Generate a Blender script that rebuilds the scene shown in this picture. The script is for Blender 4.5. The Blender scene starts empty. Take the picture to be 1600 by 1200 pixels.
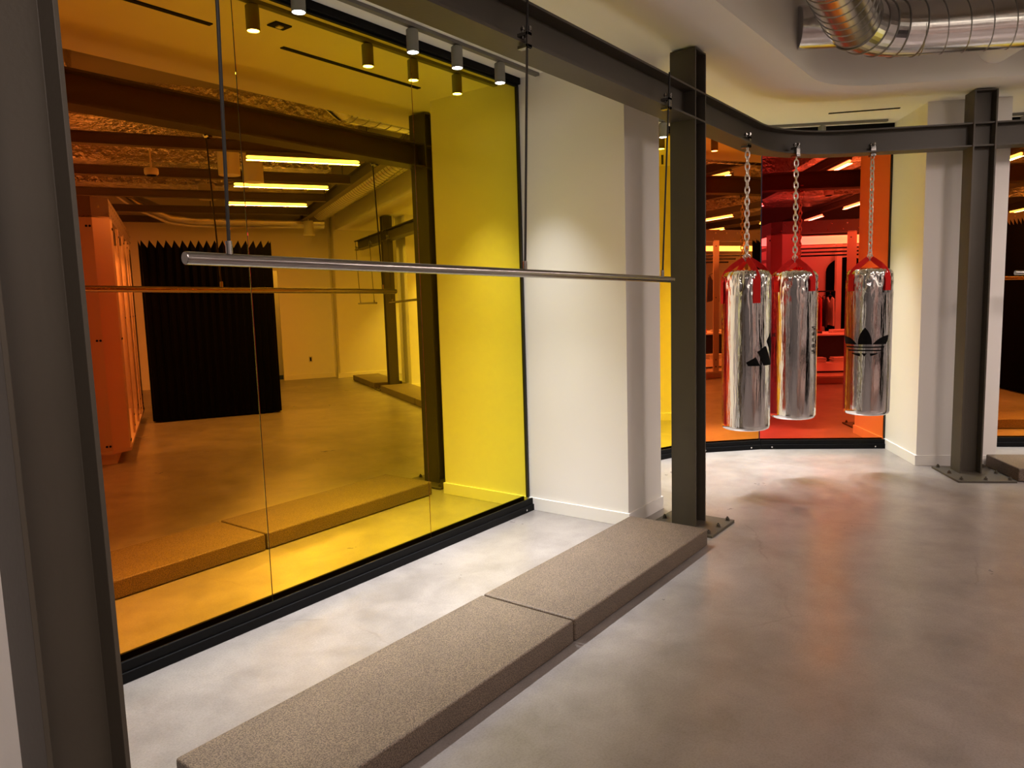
import bpy, bmesh, math, random
from mathutils import Vector, Matrix, noise
random.seed(7)
S = bpy.context.scene
COL = S.collection
PI = math.pi

# ------------------------------------------------------------------ camera
def make_camera():
    yaw, pit, rol = math.radians(37.0737), math.radians(6.5985), math.radians(-1.705)
    fw = Vector((math.cos(pit)*math.cos(yaw), math.cos(pit)*math.sin(yaw), -math.sin(pit)))
    r = Vector((math.sin(yaw), -math.cos(yaw), 0)); up = r.cross(fw)
    r2 = r*math.cos(rol) + up*math.sin(rol); u2 = r2.cross(fw)
    cam = bpy.data.cameras.new('camera'); o = bpy.data.objects.new('camera', cam); COL.objects.link(o)
    m = Matrix((r2, u2, -fw)).transposed().to_4x4(); m.translation = Vector((0, 0, 1.5))
    o.matrix_world = m
    cam.sensor_width = 36; cam.lens = 1147.53/1600*36; cam.clip_start = .05; cam.clip_end = 80
    S.camera = o
make_camera()

# ------------------------------------------------------------------ world, view, light levels
w = bpy.data.worlds.new('night'); S.world = w; w.use_nodes = True
w.node_tree.nodes['Background'].inputs[0].default_value = (.010, .012, .02, 1)
w.node_tree.nodes['Background'].inputs[1].default_value = 1.0
S.view_settings.view_transform = 'Standard'; S.view_settings.look = 'None'
S.view_settings.exposure = 0.38; S.view_settings.gamma = 1.0; S.view_settings.use_curve_mapping = False
S.cycles.max_bounces = 12; S.cycles.diffuse_bounces = 5; S.cycles.glossy_bounces = 7
S.cycles.caustics_reflective = True; S.cycles.blur_glossy = .6; S.cycles.sample_clamp_indirect = 6
S.cycles.use_denoising = True
SPOT_W = 124.0          # each track spotlight
LINE_W = 11.0          # each linear luminaire
STRIP_E = 4.0          # lit strip of the display booth

# ------------------------------------------------------------------ plan of the two wings
A = math.radians(-61.3)
U = Vector((math.cos(A), math.sin(A))); N = Vector((-U.y, U.x))
def W2(t, n): return U*t + N*n
def W3(t, n, z): p = W2(t, n); return Vector((p.x, p.y, z))
MW = Matrix(((U.x, N.x, 0, 0), (U.y, N.y, 0, 0), (0, 0, 1, 0), (0, 0, 0, 1)))   # wing frame -> world
def line_x(p, d, q, e):
    det = d.x*(-e.y) + e.x*d.y
    s = ((q.x-p.x)*(-e.y) + e.x*(q.y-p.y))/det
    return p + d*s
def dirv(deg): return Vector((math.cos(math.radians(deg)), math.sin(math.radians(deg))))
CEIL = 2.97; DECK = 4.25
def offset_path(y1, n2, rad, x0, t1, steps=24):
    """line y=y1 from x0, an arc, then line n=n2 up to t1"""
    c = line_x(Vector((0, y1)), Vector((1, 0)), N*n2, U)
    ang = math.radians(61.3); L = rad*math.tan(ang/2)
    pts = [Vector((x0, y1))]
    s = c - Vector((L, 0)); ctr = s + Vector((0, -rad))
    for i in range(steps+1):
        a = PI/2 - ang*i/steps
        pts.append(ctr + Vector((math.cos(a), math.sin(a)))*rad)
    pts.append(U*t1 + N*n2)
    return pts

# ------------------------------------------------------------------ materials
MATS = {}
def mat(name, col=(.8, .8, .8), rough=.5, metal=0.0, bump=None, emit=None, spec=None, coat=0, var=None, sheen=0):
    """bump=(scale, strength, stretch xyz); var=(scale, colour2, stretch xyz)"""
    m = bpy.data.materials.new(name); m.use_nodes = True; nt = m.node_tree
    b = nt.nodes['Principled BSDF']
    b.inputs['Base Color'].default_value = (*col, 1); b.inputs['Roughness'].default_value = rough
    b.inputs['Metallic'].default_value = metal
    if spec is not None: b.inputs['Specular IOR Level'].default_value = spec
    if coat: b.inputs['Coat Weight'].default_value = coat; b.inputs['Coat Roughness'].default_value = .02
    if sheen: b.inputs['Sheen Weight'].default_value = sheen
    if emit: b.inputs['Emission Color'].default_value = (*emit[0], 1); b.inputs['Emission Strength'].default_value = emit[1]
    def tex(scale, stretch, detail=4):
        tc = nt.nodes.new('ShaderNodeTexCoord'); mp = nt.nodes.new('ShaderNodeMapping'); nz = nt.nodes.new('ShaderNodeTexNoise')
        mp.inputs['Scale'].default_value = stretch; nz.inputs['Scale'].default_value = scale; nz.inputs['Detail'].default_value = detail
        nt.links.new(tc.outputs['Object'], mp.inputs[0]); nt.links.new(mp.outputs[0], nz.inputs['Vector']); return nz
    if var:
        nz = tex(var[0], var[2] if len(var) > 2 else (1, 1, 1), 6)
        rp = nt.nodes.new('ShaderNodeValToRGB'); rp.color_ramp.elements[0].position = .35; rp.color_ramp.elements[1].position = .65
        rp.color_ramp.elements[0].color = (*col, 1); rp.color_ramp.elements[1].color = (*var[1], 1)
        nt.links.new(nz.outputs[0], rp.inputs[0]); nt.links.new(rp.outputs[0], b.inputs['Base Color'])
    if bump:
        nz = tex(bump[0], bump[2] if len(bump) > 2 else (1, 1, 1))
        bp = nt.nodes.new('ShaderNodeBump'); bp.inputs['Strength'].default_value = bump[1]; bp.inputs['Distance'].default_value = .01
        nt.links.new(nz.outputs[0], bp.inputs['Height']); nt.links.new(bp.outputs[0], b.inputs['Normal'])
    MATS[name] = m; return m

def concrete():
    m = bpy.data.materials.new('polished_concrete'); m.use_nodes = True; nt = m.node_tree; L = nt.links.new
    b = nt.nodes['Principled BSDF']; tc = nt.nodes.new('ShaderNodeTexCoord')
    def nz(scale, detail, rough=.6, dist=0):
        n = nt.nodes.new('ShaderNodeTexNoise'); n.inputs['Scale'].default_value = scale; n.inputs['Detail'].default_value = detail
        n.inputs['Roughness'].default_value = rough; n.inputs['Distortion'].default_value = dist; L(tc.outputs['Object'], n.inputs['Vector']); return n
    def ramp(src, p0, c0, p1, c1):
        r = nt.nodes.new('ShaderNodeValToRGB'); e = r.color_ramp.elements
        e[0].position, e[1].position = p0, p1; e[0].color, e[1].color = (*c0, 1), (*c1, 1); L(src, r.inputs[0]); return r
    def mul(a, c, f=1):
        x = nt.nodes.new('ShaderNodeMix'); x.data_type = 'RGBA'; x.blend_type = 'MULTIPLY'; x.inputs[0].default_value = f
        L(a, x.inputs[6]); L(c, x.inputs[7]); return x.outputs[2]
    base = ramp(nz(.9, 8, .62, .4).outputs[0], .3, (.200, .180, .173), .7, (.315, .287, .279))
    mid = ramp(nz(4.5, 6, .7, .3).outputs[0], .30, (.72, .715, .71), .62, (1, 1, 1))
    spk = ramp(nz(120, 4, .8).outputs[0], .32, (.72, .71, .70), .56, (1.0, 1, 1))
    # hairline cracks, present only in a few patches
    vo = nt.nodes.new('ShaderNodeTexVoronoi'); vo.feature = 'DISTANCE_TO_EDGE'; vo.inputs['Scale'].default_value = .55
    wn = nz(3.0, 5, .6); mx = nt.nodes.new('ShaderNodeMix'); mx.data_type = 'VECTOR'; mx.inputs[0].default_value = .12
    L(tc.outputs['Object'], mx.inputs[4]); L(wn.outputs[1], mx.inputs[5]); L(mx.outputs[1], vo.inputs['Vector'])
    ck = ramp(vo.outputs['Distance'], .0, (.75, .72, .7), .0010, (1, 1, 1))
    msk = ramp(nz(.8, 2).outputs[0], .50, (0, 0, 0), .56, (1, 1, 1))
    c = mul(mul(base.outputs[0], mid.outputs[0]), spk.outputs[0])
    ckx = nt.nodes.new('ShaderNodeMix'); ckx.data_type = 'RGBA'; ckx.blend_type = 'MULTIPLY'
    L(msk.outputs[0], ckx.inputs[0]); L(c, ckx.inputs[6]); L(ck.outputs[0], ckx.inputs[7])
    L(ckx.outputs[2], b.inputs['Base Color'])
    ro = ramp(nz(2.2, 6, .6, .5).outputs[0], .3, (.27, .27, .27), .7, (.38, .38, .38)); L(ro.outputs[0], b.inputs['Roughness'])
    bp = nt.nodes.new('ShaderNodeBump'); bp.inputs['Strength'].default_value = .10; bp.inputs['Distance'].default_value = .004
    L(nz(26, 5, .7).outputs[0], bp.inputs['Height']); L(bp.outputs[0], b.inputs['Normal'])
    b.inputs['Specular IOR Level'].default_value = .85
    MATS['concrete'] = m
concrete()

def speckled():
    m = bpy.data.materials.new('speckled_brown_slab'); m.use_nodes = True; nt = m.node_tree; L = nt.links.new
    b = nt.nodes['Principled BSDF']; tc = nt.nodes.new('ShaderNodeTexCoord')
    out = None
    for sc, p0, c0, p1, c1 in ((210, .38, (.046, .031, .022), .60, (.178, .130, .096)), (5, .3, (.85, .85, .85), .7, (1.05, 1.05, 1.05)), (480, .30, (.5, .45, .4), .45, (1, 1, 1))):
        n = nt.nodes.new('ShaderNodeTexNoise'); n.inputs['Scale'].default_value = sc; n.inputs['Detail'].default_value = 3; L(tc.outputs['Object'], n.inputs['Vector'])
        r = nt.nodes.new('ShaderNodeValToRGB'); e = r.color_ramp.elements; e[0].position, e[1].position = p0, p1; e[0].color, e[1].color = (*c0, 1), (*c1, 1)
        L(n.outputs[0], r.inputs[0])
        if out is None: out = r.outputs[0]
        else:
            x = nt.nodes.new('ShaderNodeMix'); x.data_type = 'RGBA'; x.blend_type = 'MULTIPLY'; x.inputs[0].default_value = 1
            L(out, x.inputs[6]); L(r.outputs[0], x.inputs[7]); out = x.outputs[2]
    L(out, b.inputs['Base Color']); b.inputs['Roughness'].default_value = .55
    n = nt.nodes.new('ShaderNodeTexNoise'); n.inputs['Scale'].default_value = 260; n.inputs['Detail'].default_value = 3; L(tc.outputs['Object'], n.inputs['Vector'])
    bp = nt.nodes.new('ShaderNodeBump'); bp.inputs['Strength'].default_value = .25; bp.inputs['Distance'].default_value = .003; L(n.outputs[0], bp.inputs['Height']); L(bp.outputs[0], b.inputs['Normal'])
    MATS['slab'] = m
speckled()

def dichroic(name):
    """interference film on glass: reflects red near the normal and shifts through orange to yellow at slanting incidence"""
    m = bpy.data.materials.new(name); m.use_nodes = True; nt = m.node_tree; L = nt.links.new
    b = nt.nodes['Principled BSDF']; g = nt.nodes.new('ShaderNodeNewGeometry')
    d = nt.nodes.new('ShaderNodeVectorMath'); d.operation = 'DOT_PRODUCT'; L(g.outputs['Normal'], d.inputs[0]); L(g.outputs['Incoming'], d.inputs[1])
    ab = nt.nodes.new('ShaderNodeMath'); ab.operation = 'ABSOLUTE'; L(d.outputs['Value'], ab.inputs[0])
    mn = nt.nodes.new('ShaderNodeMath'); mn.operation = 'MINIMUM'; mn.inputs[1].default_value = 1; L(ab.outputs[0], mn.inputs[0])
    ac = nt.nodes.new('ShaderNodeMath'); ac.operation = 'ARCCOSINE'; L(mn.outputs[0], ac.inputs[0])
    dv = nt.nodes.new('ShaderNodeMath'); dv.operation = 'DIVIDE'; dv.inputs[1].default_value = PI/2; L(ac.outputs[0], dv.inputs[0])
    r = nt.nodes.new('ShaderNodeValToRGB'); cr = r.color_ramp
    stops = FILM
    while len(cr.elements) < len(stops): cr.elements.new(.99)
    for e, (a, c) in zip(cr.elements, stops): e.position = a/90
    for e, (a, c) in zip(cr.elements, stops): e.color = (*c, 1)
    L(dv.outputs[0], r.inputs[0]); L(r.outputs[0], b.inputs['Base Color'])
    b.inputs['Metallic'].default_value = 1; b.inputs['Roughness'].default_value = 0.0
    b.inputs['Coat Weight'].default_value = .35; b.inputs['Coat Roughness'].default_value = 0.0
    MATS[name] = m
FILM = [(8, (.76, .025, .04)), (14, (.88, .04, .04)), (18, (.98, .085, .03)), (22, (1.0, .18, .03)), (28, (1.0, .34, .03)),
        (36, (1.0, .49, .025)), (45, (1.0, .67, .018)), (54, (1.0, .84, .025)), (66, (1.0, .96, .10)), (82, (1.0, 1.0, .6))]
dichroic('dichroic_film')

mat('grey_paint', (.20, .19, .185), .7)
mat('wall_paint', (.78, .76, .74), .6, bump=(180, .05))
mat('ceiling_paint', (.86, .84, .80), .7, bump=(150, .04))
mat('dark_steel', (.058, .048, .035), .5, bump=(60, .05), spec=.5)
mat('black_metal', (.003, .003, .0035), .5, spec=.12)
mat('black_rubber', (.01, .01, .01), .55)
mat('track_grey', (.16, .155, .15), .45)
mat('lamp_body', (.20, .20, .195), .5)
mat('lamp_lens', (1, 1, 1), .4, emit=((1, .96, .9), 22))
mat('rail_steel', (.36, .335, .325), .26, 1.0, bump=(300, .04, (.02, 1, 1)))
mat('rod_black', (.03, .028, .026), .45, .2, spec=.3)
mat('chrome', (.75, .74, .73), .15, 1.0)
mat('clamp_steel', (.30, .29, .28), .2, 1.0)
mat('chain_steel', (.72, .69, .66), .28, 1.0)
mat('galvanised', (.72, .70, .70), .20, 1.0, bump=(5, .12, (1, 1, 1)))
mat('seam_steel', (.30, .29, .28), .4, .9)
mat('bag_foil', (.80, .785, .80), .11, 1.0, bump=(26, .45, (1, 1, .10)))
mat('red_webbing', (.50, .012, .010), .85, bump=(400, .2), spec=.15)
mat('black_print', (.003, .003, .003), .8, spec=.1)
mat('duct_foil', (.90, .85, .78), .22, 1.0, bump=(16, 1.0, (1, 1, 1)))
MATS['duct_foil'].node_tree.nodes['Principled BSDF'].inputs['Roughness'].default_value = .15
MATS['duct_foil'].node_tree.nodes['Bump'].inputs['Distance'].default_value = .06
mat('deck_grey', (.42, .38, .34), .8, bump=(8, .3))
mat('joist_dark', (.14, .115, .11), .5)
mat('black_vinyl', (.0015, .0015, .0015), .9, spec=.05)
mat('sheet_metal', (.60, .50, .45), .42, .75, bump=(4, .08))
mat('booth_panel', (.60, .56, .53), .5)
mat('lit_strip', (1, 1, 1), .5, emit=((1, .90, .72), STRIP_E))
mat('tube_glow', (1, 1, 1), .5, emit=((1, .88, .68), 5))
mat('white_plastic', (.75, .74, .72), .4)
mat('navy_cloth', (.03, .03, .07), .9)
mat('pale_cloth', (.62, .58, .55), .9, bump=(60, .3))
mat('red_cloth', (.5, .05, .04), .9, bump=(60, .3))
mat('dark_cloth', (.035, .033, .04), .9)
mat('mesh_black', (.02, .02, .022), .3)
mat('slot_black', (.004, .004, .004), .9)
mat('orange_light', (1, .3, .1), .5, emit=((1, .22, .05), 2.5))

# ------------------------------------------------------------------ mesh builder
class MB:
    def __init__(s, M=None): s.v = []; s.f = []; s.M = M
    def add(s, vs, fs):
        k = len(s.v)
        s.v += [(s.M @ Vector(p)) if s.M else Vector(p) for p in vs]
        s.f += [tuple(i+k for i in f) for f in fs]; return s
    def box(s, x0, x1, y0, y1, z0, z1):
        return s.add([(x0, y0, z0), (x1, y0, z0), (x1, y1, z0), (x0, y1, z0), (x0, y0, z1), (x1, y0, z1), (x1, y1, z1), (x0, y1, z1)],
                     [(0, 3, 2, 1), (4, 5, 6, 7), (0, 1, 5, 4), (1, 2, 6, 5), (2, 3, 7, 6), (3, 0, 4, 7)])
    def prism(s, poly, z0, z1):
        n = len(poly); vs = [(p[0], p[1], z0) for p in poly] + [(p[0], p[1], z1) for p in poly]
        return s.add(vs, [tuple(reversed(range(n))), tuple(range(n, 2*n))] + [(i, (i+1) % n, n+(i+1) % n, n+i) for i in range(n)])
    def ring_strip(s, rings, closed=True, cap=True, loop=False):
        n = len(rings[0]); vs = [p for r in rings for p in r]; fs = []; m = len(rings)
        for j in range(m if loop else m-1):
            a = j*n; b = ((j+1) % m)*n
            for i in range(n if closed else n-1):
                k = (i+1) % n; fs.append((a+i, a+k, b+k, b+i))
        if cap and closed and not loop: fs += [tuple(reversed(range(n))), tuple(range((m-1)*n, m*n))]
        return s.add(vs, fs)
    def tube(s, pts, r, seg=12, loop=False, cap=True):
        pts = [Vector(p) for p in pts]; m = len(pts); rings = []; prev = None
        for i, p in enumerate(pts):
            if loop: d = pts[(i+1) % m]-pts[i-1]
            else: d = pts[min(i+1, m-1)]-pts[max(i-1, 0)]
            d.normalize()
            if prev is None:
                a = Vector((0, 0, 1)) if abs(d.z) < .9 else Vector((1, 0, 0)); x = d.cross(a).normalized()
            else: x = (prev - d*prev.dot(d)).normalized()
            prev = x; y = d.cross(x); rr = r[i] if isinstance(r, (list, tuple)) else r
            rings.append([p + (x*math.cos(2*PI*k/seg) + y*math.sin(2*PI*k/seg))*rr for k in range(seg)])
        return s.ring_strip(rings, True, cap, loop)
    def cyl(s, x, y, z0, z1, r, seg=24, r1=None):
        return s.tube([(x, y, z0), (x, y, z1)], [r, r if r1 is None else r1], seg)
    def lathe(s, prof, x=0, y=0, seg=32):
        return s.ring_strip([[(x+r*math.cos(2*PI*k/seg), y+r*math.sin(2*PI*k/seg), z) for k in range(seg)] for r, z in prof])
    def sweep(s, prof, path):
        """prof: closed (offset, z) polygon; path: 2-D points; offset is measured along the left normal"""
        rings = []
        for i, p in enumerate(path):
            d0 = (path[i]-path[i-1]).normalized() if i else (path[1]-path[0]).normalized()
            d1 = (path[i+1]-path[i]).normalized() if i < len(path)-1 else d0
            n0 = Vector((-d0.y, d0.x)); n1 = Vector((-d1.y, d1.x)); nn = (n0+n1).normalized(); k = 1/max(.3, nn.dot(n0))
            rings.append([(p.x+nn.x*o*k, p.y+nn.y*o*k, z) for o, z in prof])
        return s.ring_strip(rings)
    def build(s, name, mt, parent=None, smooth=False, bevel=0, loc=None, seg=2, autosmooth=40):
        me = bpy.data.meshes.new(name)
        off = Vector(loc) if loc is not None else Vector((0, 0, 0))
        me.from_pydata([tuple(p-off) for p in s.v], [], s.f); me.update()
        bm = bmesh.new(); bm.from_mesh(me)
        if smooth: pass
        bmesh.ops.recalc_face_normals(bm, faces=bm.faces)
        if smooth:
            for f in bm.faces: f.smooth = True
            for e in bm.edges:
                if len(e.link_faces) == 2 and e.calc_face_angle(0) > math.radians(autosmooth): e.smooth = False
        bm.to_mesh(me); bm.free()
        me.materials.append(MATS[mt])
        o = bpy.data.objects.new(name, me); COL.objects.link(o); o.location = off
        if parent is not None:
            o.parent = parent
            # parents are never rotated or scaled: only move into their frame
            po = Vector((0, 0, 0)); q = parent
            while q is not None: po += q.location; q = q.parent
            o.location = off - po
        if bevel:
            md = o.modifiers.new('bevel', 'BEVEL'); md.width = bevel; md.segments = seg; md.limit_method = 'ANGLE'; md.angle_limit = math.radians(35)
        return o

def tag(o, label=None, cat=None, group=None, kind=None):
    if label: o['label'] = label
    if cat: o['category'] = cat
    if group: o['group'] = group
    if kind: o['kind'] = kind
    return o
def thing(name, label, cat, loc, group=None):
    o = bpy.data.objects.new(name, None); COL.objects.link(o); o.location = loc; o.empty_display_size = .1
    return tag(o, label, cat, group)
def struct(name, mb, mt, label=None, **k):
    return tag(mb.build(name, mt, **k), label, None, None, 'structure')
def copy_tree(o, loc, label=None, group=None):
    c = o.copy(); COL.objects.link(c); c.location = loc
    if label: c['label'] = label
    if group: c['group'] = group
    for ch in [x for x in bpy.data.objects if x.parent == o]:
        d = ch.copy(); COL.objects.link(d); d.parent = c
        for g in [x for x in bpy.data.objects if x.parent == ch]:
            e = g.copy(); COL.objects.link(e); e.parent = d
    return c

# ------------------------------------------------------------------ setting: floor, walls, ceilings
room = [Vector((-5, 3.2)), Vector((-5, -1.28)), W2(-1.28, -5), W2(10.3, -5), W2(10.3, 7.6)]
corner = line_x(Vector((0, 3.2)), Vector((1, 0)), N*7.6, U)
struct('floor', MB().prism([*room, corner], -.05, 0), 'concrete', 'polished grey concrete floor with hairline cracks')
struct('ceiling', MB().prism([*room, corner], DECK, DECK+.05), 'deck_grey', 'exposed dark deck high above the store')

inner = offset_path(1.49, 5.90, .62, -5, 10.05)
outer = offset_path(3.2, 7.6, .3, -5, 10.05)
mb = MB()
vs = [(p.x, p.y, z) for p in inner for z in (CEIL, CEIL+.04)] ; no = len(vs)
vs += [(p.x, p.y, z) for p in outer for z in (CEIL, CEIL+.04)]
fs = []
for i in range(len(inner)-1):
    a, b = 2*i, 2*i+2; c, d = no+2*i, no+2*i+2
    fs += [(a, b, d, c), (a+1, c+1, d+1, b+1)]
mb.add(vs, fs)
struct('ceiling_soffit', mb, 'ceiling_paint', 'white lowered ceiling band along the windows with a curved edge')
mb = MB()
mb.sweep([(0, CEIL+.0005), (.04, CEIL+.0005), (.04, DECK), (0, DECK)], inner)
struct('wall_fascia', mb, 'ceiling_paint', 'white upright face above the curved ceiling edge', smooth=True, autosmooth=30)

struct('wall_left', MB().box(-5.1, -5, -1.5, 3.2, 0, DECK), 'grey_paint')
struct('wall_back', MB(MW).box(-1.5, 10.1, -5.1, -5, 0, DECK), 'grey_paint')
mb = MB(MW); mb.box(10.05, 10.15, -5, 3.75, 0, DECK); mb.box(10.05, 10.15, 4.78, 5.85, 0, DECK); mb.box(10.05, 10.15, 3.75, 4.78, 2.2, DECK)
mb.box(9.75, 9.85, 5.8, 7.6, 0, DECK); mb.box(9.75, 10.15, 5.8, 5.85, 0, DECK)
mb.box(11.3, 11.4, 3.0, 5.6, 0, 2.6)
struct('wall_far', mb, 'wall_paint', 'pale wall at the far end of the store')
mb = MB(MW); mb.box(10.035, 10.05, 4.78, 5.8, 0, .1); mb.box(9.735, 9.75, 5.8, 7.3, 0, .1); mb.box(10.035, 10.05, 1.5, 3.75, 0, .1)
struct('baseboard_far', mb, 'wall_paint', bevel=.002)

def pillar(name, n, M, x0, x1, y0, y1, base_pairs, label):
    o = struct(name, MB(M).box(x0, x1, y0, y1, 0, CEIL), 'wall_paint', label)
    b = MB(M)
    e = .012
    b.add([(x0-e, y0-e, 0), (x1+e, y0-e, 0), (x1+e, y1, 0), (x1, y1, 0), (x1, y0, 0), (x0, y0, 0), (x0, y1, 0), (x0-e, y1, 0)] +
          [(x0-e, y0-e, .088), (x1+e, y0-e, .088), (x1+e, y1, .088), (x1, y1, .088), (x1, y0, .088), (x0, y0, .088), (x0, y1, .088), (x0-e, y1, .088)],
          [(8, 9, 12, 13), (9, 10, 11, 12), (8, 13, 14, 15), (0, 1, 9, 8), (1, 2, 10, 9), (2, 3, 11, 10), (3, 4, 12, 11), (4, 5, 13, 12), (5, 6, 14, 13), (6, 7, 15, 14), (7, 0, 8, 15),
           (0, 5, 4, 1), (1, 4, 3, 2), (0, 7, 6, 5)])
    struct('baseboard_'+n, b, 'wall_paint', bevel=.0015)
pillar('wall_pillar_left', 'left', None, .33, .93, 2.22, 3.12, None, 'white wall pier behind the nearest steel column')
pillar('wall_pillar_middle', 'middle', None, 4.165, 4.650, 2.225, 3.12, None, 'white wall pier at the end of the yellow glazing')
pillar('wall_pillar_right', 'right', MW, 2.475, 3.10, 6.52, 7.55, None, 'white wall pier right of the red glazing')
pillar('wall_pillar_rear', 'rear', MW, 6.95, 7.55, 6.52, 7.55, None, 'white wall pier further along the right hand glazing')

# ------------------------------------------------------------------ glazing
GT = CEIL-.055
def window(idx, p, q, seams, tint, label, jamb0=True, jamb1=True, out=.055):
    """p->q: the front line of the bottom frame, room on the right-hand side; seams in metres from p"""
    d = (q-p); Lg = d.length; d = d/Lg; n = Vector((-d.y, d.x))
    M = Matrix(((d.x, n.x, 0, p.x), (d.y, n.y, 0, p.y), (0, 0, 1, 0), (0, 0, 0, 1)))
    root = thing('window_%d' % idx, label, None, (0, 0, 0)); root['kind'] = 'structure'
    root.location = (p.x, p.y, 0)
    R = M.to_3x3().to_4x4()
    def put(mb, name, mt, **k):
        o = mb.build(name, mt, **k); o.parent = root; return o
    root.matrix_world = M
    f = MB(); f.box(0, Lg, 0, .11, 0, .045); f.box(0, Lg, .010, .024, .045, .088); f.box(0, Lg, .024, out+.03, .045, .060)
    f.box(0, Lg, out-.012, out+.03, GT, CEIL); f.box(0, Lg, out-.03, out-.012, GT+.012, CEIL)
    put(f, 'frame', 'black_metal', bevel=.003)
    if jamb0: put(MB().box(0, .012, out-.012, out+.02, .088, GT), 'jamb', 'black_rubber')
    if jamb1: put(MB().box(Lg-.012, Lg, out-.012, out+.02, .088, GT), 'jamb', 'black_rubber')
    for x in (.1, Lg-.1):
        put(MB().tube([(x, -.004, .022), (x, .004, .022)], .007, 10), 'screw', 'chrome')
    xs = [.006 if jamb0 else -.004, *seams, Lg-.006 if jamb1 else Lg+.004]
    for a, b in zip(xs[:-1], xs[1:]):
        put(MB().box(a+.002, b-.002, out, out+.010, .058, GT+.005), 'pane', tint, bevel=.0008)
    for x in seams:
        put(MB().box(x-.003, x+.003, out+.003, out+.009, .083, GT), 'seal', 'black_rubber')
    return root

y1 = 2.972
window(1, Vector((.935, y1)), Vector((4.160, y1)), [2.022-.935, 3.145-.935], 'dichroic_film', 'tall mirrored glazing running from orange to yellow')
F2p, F2d = Vector((6.05, 2.895)), dirv(-20)
F3p, F3d = Vector((6.80, 2.41)), dirv(-45.2)
F4p, F4d = Vector((7.267, 1.71)), dirv(-59.5)
k12 = line_x(Vector((0, y1)), Vector((1, 0)), F2p, F2d)
k23 = line_x(F2p, F2d, F3p, F3d); k34 = line_x(F3p, F3d, F4p, F4d)
k4e = line_x(F4p, F4d, U*2.475, N)
window(2, Vector((4.655, y1)), k12, [], 'dichroic_film', 'narrow mirrored yellow glazing behind the white pier', jamb1=False)
window(3, k12, k23, [], 'dichroic_film', 'mirrored glazing turning from yellow to orange at the start of the curved corner', False, False)
window(4, k23, k34, [], 'dichroic_film', 'mirrored orange glazing in the curved corner', False, False)
window(5, k34, k4e, [], 'dichroic_film', 'mirrored red glazing behind the silver bags', False, True)
window(6, W2(3.105, 7.285), W2(6.945, 7.285), [1.28, 2.56], 'dichroic_film', 'mirrored orange glazing right of the right steel column')
window(7, W2(7.555, 7.285), W2(9.75, 7.285), [1.1], 'dichroic_film', 'mirrored golden glazing at the far end of the right wing')

# ------------------------------------------------------------------ curved beam and steel columns
BZ0, BZ1 = 2.545, 2.722
bp = offset_path(1.915, 6.26, .93, -5, 9.35, 40)
h, fw_, tf, tw = (BZ0, BZ1), .08, .011, .005
prof = [(-fw_, BZ0), (fw_, BZ0), (fw_, BZ0+tf), (tw, BZ0+tf), (tw, BZ1-tf), (fw_, BZ1-tf), (fw_, BZ1), (-fw_, BZ1), (-fw_, BZ1-tf), (-tw, BZ1-tf), (-tw, BZ0+tf), (-fw_, BZ0+tf)]
bm_ = MB().sweep(prof, bp)
beam = tag(bm_.build('curved_steel_beam', 'dark_steel', smooth=True, autosmooth=25), 'long dark bronze steel I-beam that bends round the corner below the ceiling', 'beam')
def column(M, x0, x1, y0, y1, label, plate, top=2.95):
    loc = (M @ Vector(((x0+x1)/2, (y0+y1)/2, 0))) if M else Vector(((x0+x1)/2, (y0+y1)/2, 0))
    t = thing('steel_column', label, 'column', loc, None)
    tf = .012; ym = (y0+y1)/2
    m = MB(M).prism([(x0, y0), (x0+tf, y0), (x0+tf, ym-.005), (x1-tf, ym-.005), (x1-tf, y0), (x1, y0), (x1, y1), (x1-tf, y1), (x1-tf, ym+.005), (x0+tf, ym+.005), (x0+tf, y1), (x0, y1)], .014, top)
    m.build('post', 'dark_steel', t, bevel=.0015)
    MB(M).box(x0, x1, y0+.002, y1-.002, top, top+.008).build('cap_plate', 'dark_steel', t)
    px0, px1, py0, py1 = plate
    MB(M).box(px0, px1, py0, py1, 0, .016).build('base_plate', 'dark_steel', t, bevel=.002)
    xs = [px0+.035, (px0+px1)/2, px1-.035]; ys = [py0+.035, (py0+py1)/2, py1-.035]
    for i, bx in enumerate(xs):
        for j, by in enumerate(ys):
            if i == 1 and j == 1: continue
            b = MB(M); c = Vector((bx, by, 0))
            b.tube([(bx, by, .016), (bx, by, .019)], .017, 16); b.tube([(bx, by, .019), (bx, by, .034)], .0125, 6); b.tube([(bx, by, .034), (bx, by, .042)], .006, 10)
            b.build('bolt', 'dark_steel', t)
    return t
column(None, .605, .787, 1.835, 2.0, 'dark bronze H-section steel column at the left edge, nearest the viewer', (.48, .90, 1.69, 2.15))
column(None, 4.335, 4.50, 1.835, 2.0, 'dark bronze H-section steel column in the middle, behind the end of the platforms', (4.215, 4.605, 1.68, 2.12))
column(MW, 2.67, 2.835, 6.17, 6.335, 'dark bronze H-section steel column at the right edge, beside the third bag', (2.56, 2.975, 5.925, 6.42))
column(MW, 7.08, 7.245, 6.17, 6.335, 'dark bronze H-section steel column far along the right wing, seen in the yellow reflection', (6.98, 7.34, 5.95, 6.42))

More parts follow.
